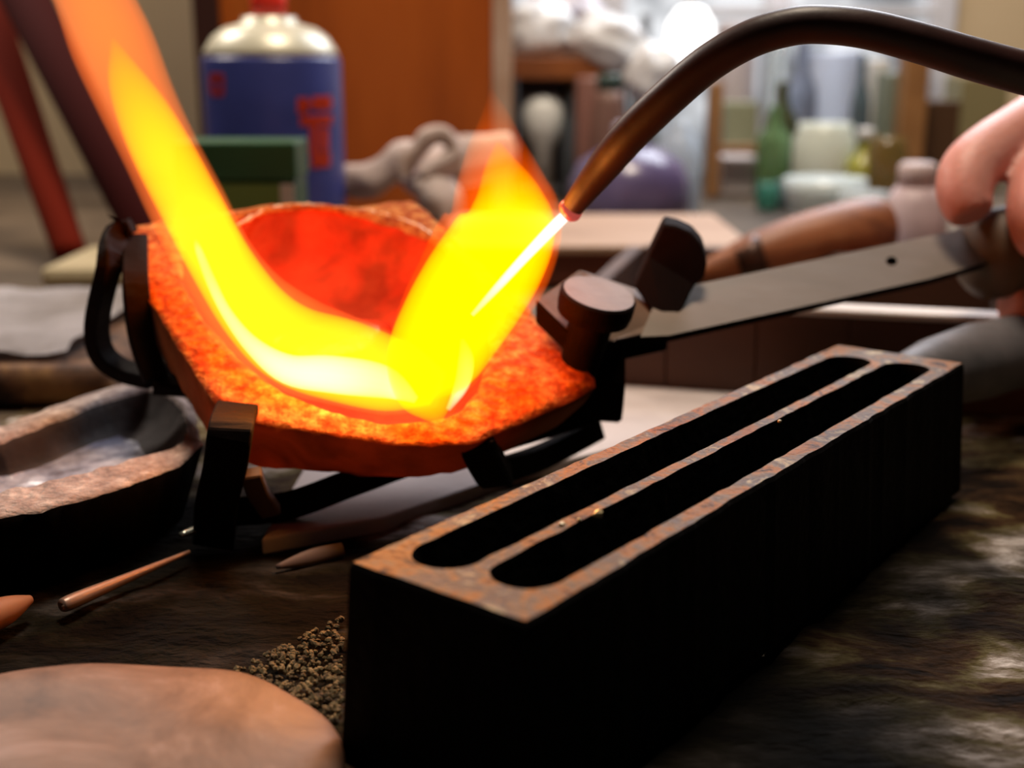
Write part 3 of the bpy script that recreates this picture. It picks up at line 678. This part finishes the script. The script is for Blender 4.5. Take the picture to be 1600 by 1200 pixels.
def glass(name, col, rough_=.12, trans=.75, em=None): return mat(name, col, rough=rough_, trans=trans, spec=.5)
def jar(name, x, ytop, hw, d, prof, m, label, cat, group=None, cap=None, capm=None, zb=0.0):
    """turned vessel; prof = [(radius fraction, height fraction)], standing on zb; its top at pixel row ytop"""
    c = px(x, ytop, d); H = c.z-zb; r = hw*d/F*1.02
    if cap is None:
        return tag(from_bm(name, lathe_bm([(max(a*r, .0003), b*H) for a, b in prof], (c.x, d, zb), 32), m), label, cat, group)
    t = thing(name, Vector((c.x, d, zb)), label, cat, group)
    from_bm('body', lathe_bm([(max(a*r, .0003), b*H) for a, b in prof], (c.x, d, zb), 32), m, t)
    from_bm('cap', lathe_bm([(cap*r, H), (cap*r, H+cap*r*1.1), (cap*r*.8, H+cap*r*1.3), (.0004, H+cap*r*1.3)], (c.x, d, zb), 28), capm, t)
    return t
BOT = [(.9,0),(1,.03),(1,.6),(.9,.68),(.4,.8),(.34,.97),(.4,1),(.3,1)]
JAR = [(.9,0),(1,.04),(1,.82),(.85,.9),(.85,1),(.6,1)]
CYL = [(.95,0),(1,.03),(1,.97),(.9,1),(.5,1)]
wcap = mat('white_cap', (.6,.6,.58), rough=.4)
jar('plastic_pot', 1432, 292, 52, .60, [(.85,0),(1,.05),(.95,.6),(.8,.85),(.6,1),(.4,1)], mat('pinkish_grey_plastic', [(.3,(.36,.26,.28)),(.7,(.55,.43,.45))], scale=30, rough=.5), 'pinkish-grey plastic bottle standing just left of the hand', 'bottle', cap=.55, capm=mat('pinkish_cap', (.50,.40,.40), rough=.5))

# ---------------- shelf with bags, left part of the window
shelf_w = mat('orange_brown_shelf_wood', [(.3,(.14,.035,.006)),(.7,(.26,.08,.015))], scale=20, rough=.5)
sd = .92
sh = thing('small_shelf', Vector((px(890,100,sd).x, sd+.05, 0)), 'small orange-brown wooden shelf stand in front of the window, bags piled on top', 'shelf')
zt1, zt0 = px(800, 88, sd).z, px(800, 124, sd).z
from_bm('shelf_board', box_bm(px(797,100,sd).x, px(985,100,sd).x, sd, sd+.10, zt0, zt1, .001), shelf_w, sh, False)
for xx in (801, 975):
    from_bm('side_board', box_bm(px(xx-6,100,sd).x, px(xx+6,100,sd).x, sd, sd+.10, 0, zt0, .001), mat('dark_side_board', (.035,.022,.02), rough=.6), sh, False)
from_bm('back_board', box_bm(px(808,100,sd).x, px(970,100,sd).x, sd+.09, sd+.098, 0, zt0, 0), mat('grey_back_board', (.12,.09,.09), rough=.7), sh, False)
bag_m = mat('white_plastic_bag', [(.3,(.50,.52,.55)),(.7,(.80,.82,.85))], scale=30, rough=.3)
def bag(x, y, rx, ry, d, label, seed, m=bag_m, rot=0):
    c = px(x, y, d); bm = bmesh.new(); bmesh.ops.create_icosphere(bm, subdivisions=4, radius=1)
    s = d/F
    for v_ in bm.verts:
        k = 1+.28*noise.noise(v_.co*1.7+Vector((seed*3.1,0,0)))+.10*noise.noise(v_.co*5+Vector((seed,2,0)))
        q = Vector((v_.co.x*rx*s*k, v_.co.y*rx*s*.6*k, v_.co.z*ry*s*k))
        v_.co = c+Matrix.Rotation(rot, 3, 'Y') @ q
    return tag(from_bm('plastic_bag', bm, m), label, 'bag')
bag(838, 48, 62, 42, .95, 'crumpled white plastic bag at the left end of the small shelf, beside the cabinet edge', 1)
bag(955, 68, 66, 40, .93, 'crumpled white plastic bag at the middle of the small shelf, bulging toward the torch', 4, rot=.35)
bag(1020, 115, 44, 46, .90, 'white plastic bag slumped over the shelf end, directly left of torch tube', 8, rot=.6)
bag(880, 10, 60, 30, .99, 'lilac-white plastic bag topmost of the pile above the small shelf', 12, mat('lilac_white_bag', (.55,.53,.60), rough=.4))
jar('dark_jar', 962, 28, 16, 1.0, CYL, mat('dark_brown_glass', (.10,.04,.025), rough=.3), 'small dark brown jar behind the white bags on the shelf', 'jar', zb=.10)
jar('white_jar', 848, 150, 32, .94, [(.5,0),(.55,.5),(.9,.6),(1,.75),(1,.9),(.7,1),(.3,1)], mat('white_ceramic', (.72,.74,.72), rough=.4), 'white jar on a narrow foot inside the small wooden shelf', 'jar')
jar('grey_bottle', 892, 150, 14, .93, BOT, mat('dark_grey_glass', (.05,.06,.07), rough=.2), 'slim dark grey bottle inside the small shelf beside the white jar', 'bottle')
jar('red_brown_pot', 925, 120, 24, .88, CYL, mat('red_brown_pot', (.20,.09,.07), rough=.5), 'dull red-brown pot at right end of the small shelf', 'pot')
jar('brown_pot', 952, 142, 24, .86, JAR, mat('brown_clay_pot', (.17,.09,.07), rough=.5), 'greyish-brown pot with red-green lid between shelf and torch tube', 'pot', cap=.8, capm=mat('dark_green_lid', (.03,.06,.05), rough=.4))
o = jar('purple_bottle', 985, 228, 92, .78, [(.92,0),(1,.05),(1,.55),(.85,.8),(.5,.97),(.35,1)], mat('purple_translucent_plastic', [(.3,(.09,.06,.16)),(.7,(.24,.20,.38))], scale=18, rough=.25, trans=.35), 'large purple translucent plastic bottle behind the torch tube', 'bottle', cap=.3, capm=mat('grey_lilac_cap', (.30,.27,.33), rough=.4))
jar('pale_blue_flask', 1062, 190, 34, .84, [(.9,0),(1,.05),(1,.6),(.7,.85),(.35,.95),(.35,1)], mat('pale_blue_plastic', (.55,.66,.80), rough=.3, trans=.3), 'pale blue-white flask standing against the right side of the purple bottle', 'flask')
jar('mossy_tin', 905, -6, 26, 1.01, CYL, mat('mossy_grey_tin', (.17,.16,.11), rough=.5), 'mossy grey-brown tin standing behind the white bags at the top', 'tin')
jar('grey_carafe', 1010, 22, 22, 1.03, BOT, mat('smoky_grey_glass', (.20,.22,.25), rough=.3), 'smoky grey carafe between the white bags and the bright oval', 'carafe')
jar('mauve_canister', 1152, 34, 30, 1.04, CYL, mat('mauve_grey_canister', (.34,.29,.29), rough=.5), 'mauve-grey canister behind the rack post, right of the bright oval', 'canister')
# bright white oval at the window, shown by an added glowing globe and cord
blob = thing('bright_oval', px(1076, 70, .98), 'bright white oval added as a glowing form above the torch tube bend', 'blob')
from_bm('added_globe', lathe_bm([(.001,-.030),(.010,-.028),(.017,-.018),(.020,0),(.017,.018),(.010,.028),(.001,.030)], px(1078,72,.98), 32), mat('glowing_oval', (.9,.9,.9), rough=.4, emis=(1,1,1), estr=1.6), blob)
pcap = px(1078, 14, .98)
from_bm('added_cord', tube_bm([(pcap.x,.98,pcap.z-.002,.002),(pcap.x,.98,pcap.z+.2,.002),(pcap.x,.98,1.0,.002)], 8), mat('added_grey_cord', (.3,.3,.3), rough=.5), blob)

# ---------------- wooden rack with bottles, middle and right of window
rk = mat('yellow_brown_rack_wood', [(.3,(.20,.09,.03)),(.7,(.34,.17,.06))], scale=20, rough=.5)
rack = thing('bottle_rack', Vector((px(1280,200,.98).x, .98, 0)), 'yellow-brown wooden rack frame around bottles in front of the window', 'rack')
rd = .93
for xa, xb, yt in ((1108,1128,128),(1408,1446,82)):
    from_bm('upright', box_bm(px(xa,200,rd).x, px(xb,200,rd).x, rd, rd+.02, 0, px(xa,yt,rd).z, .001), rk, rack, False)
from_bm('cross_rail', box_bm(px(1128,230,rd).x, px(1188,230,rd).x, rd+.004, rd+.014, px(1150,240,rd).z, px(1150,227,rd).z, .001), rk, rack, False)
from_bm('top_board', box_bm(px(1095,20,1.08).x, px(1462,20,1.08).x, 1.07, 1.13, px(1200,24,1.08).z, px(1200,12,1.08).z, .001), frame_m, rack, False)
pbox('paper_box', 1130, 1184, 246, 0, .95, .04, mat('pale_pinkish_card', (.50,.44,.44), rough=.7), 'pale pinkish card box below the rack rail, behind the torch bend', 'box')
pbox('green_grey_tin', 1134, 1186, 160, 0, .99, .03, mat('olive_grey_tin', (.24,.25,.16), rough=.5), 'olive-grey tin standing behind the pale card box', 'tin')
G = 'bottles and jars crowded in the wooden rack'
def gl(name, c, r_=.18, t=.55): return mat(name, c, rough=r_, trans=t)
jar('green_bottle', 1212, 165, 26, .93, BOT, gl('green_bottle_glass', (.20,.36,.16)), 'light green glass bottle beside the pinkish card box', 'bottle', G)
jar('olive_bottle', 1224, 128, 26, .97, BOT, gl('olive_bottle_glass', (.10,.11,.05)), 'dark olive bottle right behind the light green one', 'bottle', G)
jar('teal_jar', 1200, 285, 17, .86, JAR, gl('teal_glass', (.08,.36,.28)), 'small teal glass jar standing in front of the green bottle', 'jar', G)
jar('slate_jar', 1230, 282, 18, .87, JAR, mat('slate_plastic', (.09,.13,.15), rough=.4), 'small slate-grey jar right beside the teal jar', 'jar', G)
jar('clear_bottle', 1217, 66, 17, 1.0, [(.7,0),(1,.2),(1,.9),(.7,1),(.4,1)], gl('clear_bottle_glass', (.75,.82,.85), .1, .8), 'tall clear bottle reaching the torch bend, with round pale stopper', 'bottle', G)
jar('blue_grey_bottle', 1256, 62, 26, .99, BOT, gl('blue_grey_glass', (.28,.33,.46)), 'tall blue-grey bottle below the top of the torch bend', 'bottle', G)
jar('large_clear_jar', 1305, 80, 44, 1.0, CYL, gl('pale_blue_glass', (.62,.70,.88), .15, .5), 'wide pale blue jar tallest in the rack middle', 'jar', G)
jar('milky_jar', 1290, 192, 46, .90, JAR, gl('milky_green_glass', (.74,.80,.70), .3, .25), 'wide milky green-white jar in front of pale blue jar', 'jar', G)
jar('glass_bowl', 1290, 278, 62, .80, [(.5,0),(.8,.2),(1,.7),(1,1),(.9,1)], gl('frosted_white_glass', (.74,.84,.86), .25, .3), 'low frosted white glass bowl in front of the milky jar', 'bowl', G)
jar('yellow_bottle', 1352, 218, 26, .88, BOT, gl('yellow_green_liquid', (.55,.55,.10), .2, .4), 'yellow-green liquid bottle right of the milky jar', 'bottle', G, cap=.5, capm=wcap)
jar('dark_slim_bottle', 1350, 84, 15, .98, BOT, mat('dark_slate_glass', (.07,.10,.12), rough=.2), 'slim dark slate bottle behind the yellow-green one', 'bottle', G)
jar('pale_tube', 1374, 92, 17, 1.0, CYL, mat('pale_grey_tube', (.52,.50,.46), rough=.4), 'pale grey tube right of the slim dark slate bottle', 'tube', G)
jar('grey_green_bottle', 1394, 112, 22, .96, CYL, mat('grey_green_plastic', (.12,.14,.11), rough=.4), 'grey-green cylinder bottle beside the right rack upright', 'bottle', G)
jar('amber_jar', 1388, 214, 30, .87, JAR, gl('amber_glass', (.28,.19,.06)), 'dull amber jar right of yellow-green bottle', 'jar', G)
jar('grey_bowl', 1350, 300, 38, .76, [(.5,0),(.9,.3),(1,1),(.9,1)], mat('grey_stoneware', (.30,.33,.33), rough=.5), 'low grey stoneware bowl before the amber jar', 'bowl', G)
pbox('dark_brown_box', 1446, 1503, 158, 0, .96, .04, mat('dark_brown_box_card', (.06,.025,.006), rough=.6), 'dark brown box right of the rack upright, above the hand', 'box')
pbox('olive_box', 1504, 1580, 120, 0, .99, .04, mat('olive_box_card', (.22,.19,.09), rough=.6), 'olive box behind the knuckles, right of the dark brown box', 'box')

# ================================================================ hand
skin = mat('pink_skin', [(.3,(.62,.22,.17)),(.7,(.76,.36,.30))], scale=40, rough=.5, bump=.15, bscale=500)
skin.node_tree.nodes['Principled BSDF'].inputs['Subsurface Weight'].default_value = .25
skin.node_tree.nodes['Principled BSDF'].inputs['Subsurface Radius'].default_value = (.01,.004,.002)
skin.node_tree.nodes['Principled BSDF'].inputs['Subsurface Scale'].default_value = .5
person = thing('person', px(1700, 330, .38), 'person reaching in from the right edge, pink fingers closed round the dark grip', 'person')
hb = bmesh.new()
def chain(pts):
    tube_bm([(*px(x, y, d), r) for x, y, d, r in spline(pts, 5)], 16, 1.0, hb)
def ball(x, y, d, r):
    bmesh.ops.create_icosphere(hb, subdivisions=3, radius=r, matrix=Matrix.Translation(px(x, y, d)))
fingers = [  # x, y, depth, radius: knuckle, middle joint, end joint, tip (curling round the grip)
    [(1760,128,.395,.0100),(1685,150,.378,.0094),(1605,200,.360,.0088),(1540,242,.348,.0085),(1512,272,.342,.0082),(1508,308,.337,.0075),(1520,338,.333,.0060)],
    [(1810,165,.400,.0105),(1745,185,.376,.0098),(1680,225,.356,.0092),(1634,272,.342,.0087),(1620,326,.330,.0080),(1626,372,.326,.0070),(1632,392,.326,.0048)],
    [(1850,220,.405,.0115),(1775,228,.378,.0102),(1722,252,.352,.0096),(1694,300,.336,.0090),(1690,360,.326,.0082),(1698,405,.322,.0072),(1702,425,.323,.0050)],
    [(1920,250,.408,.0105),(1855,262,.382,.0092),(1805,290,.356,.0086),(1782,335,.340,.0080),(1780,380,.332,.0072),(1786,412,.330,.0062),(1790,428,.330,.0045)],
]
for f in fingers:
    chain(f)
    for k in (0, 3): ball(*f[k])
# thumb lying below the grip, tip towards the bar
th = [(1930,420,.392,.0135),(1830,462,.372,.0125),(1740,478,.356,.0112),(1660,476,.346,.0100),(1600,474,.340,.0088),(1572,472,.339,.0060)]
chain(th); ball(*th[0])
# palm and wrist
for a, b2 in (((1760,128,.395,.0115),(1960,330,.43,.020)),((1810,165,.400,.0120),(1980,350,.43,.021)),((1860,225,.406,.0125),(2000,360,.435,.021)),((1920,250,.408,.012),(2020,390,.435,.020)),((1930,420,.392,.0135),(2000,380,.43,.020)),((1960,330,.43,.020),(2300,330,.50,.026)),((2000,380,.43,.021),(2300,345,.50,.027)),((2300,338,.50,.027),(2700,330,.60,.032))):
    m1 = tuple((a[i]+b2[i])/2 for i in range(4)); chain([a, m1, b2])
hand = from_bm('hand', hb, skin, person)
md = hand.modifiers.new('skin', 'REMESH'); md.mode = 'VOXEL'; md.voxel_size = .0011
md = hand.modifiers.new('soft', 'SMOOTH'); md.iterations = 6; md.factor = .6
bpy.context.view_layer.update()
nm = mat('finger_nail', (.76,.42,.36), rough=.25)
for f in fingers[1:]:
    x, y, d, r = f[5]
    c = px(x-2, y, d); t = (px(*f[6][:3])-px(*f[4][:3])).normalized(); out = (c-(px(1640,395,.36))); out = (Vector((0,-1,.1))-t*Vector((0,-1,.1)).dot(t)).normalized()
    s = t.cross(out); bm = bmesh.new(); ring = []
    g_ = [[bm.verts.new(c+t*(a*.0034)+s*(b*r*.55)+out*(r*.93-r*.25*b*b)) for b in (-1,-.5,0,.5,1)] for a in (-1,-.3,.4,1)]
    for i in range(3):
        for j in range(4): bm.faces.new((g_[i][j], g_[i][j+1], g_[i+1][j+1], g_[i+1][j]))
    bmesh.ops.solidify(bm, geom=list(bm.faces), thickness=.0005)
    from_bm('fingernail', bm, nm, hand)
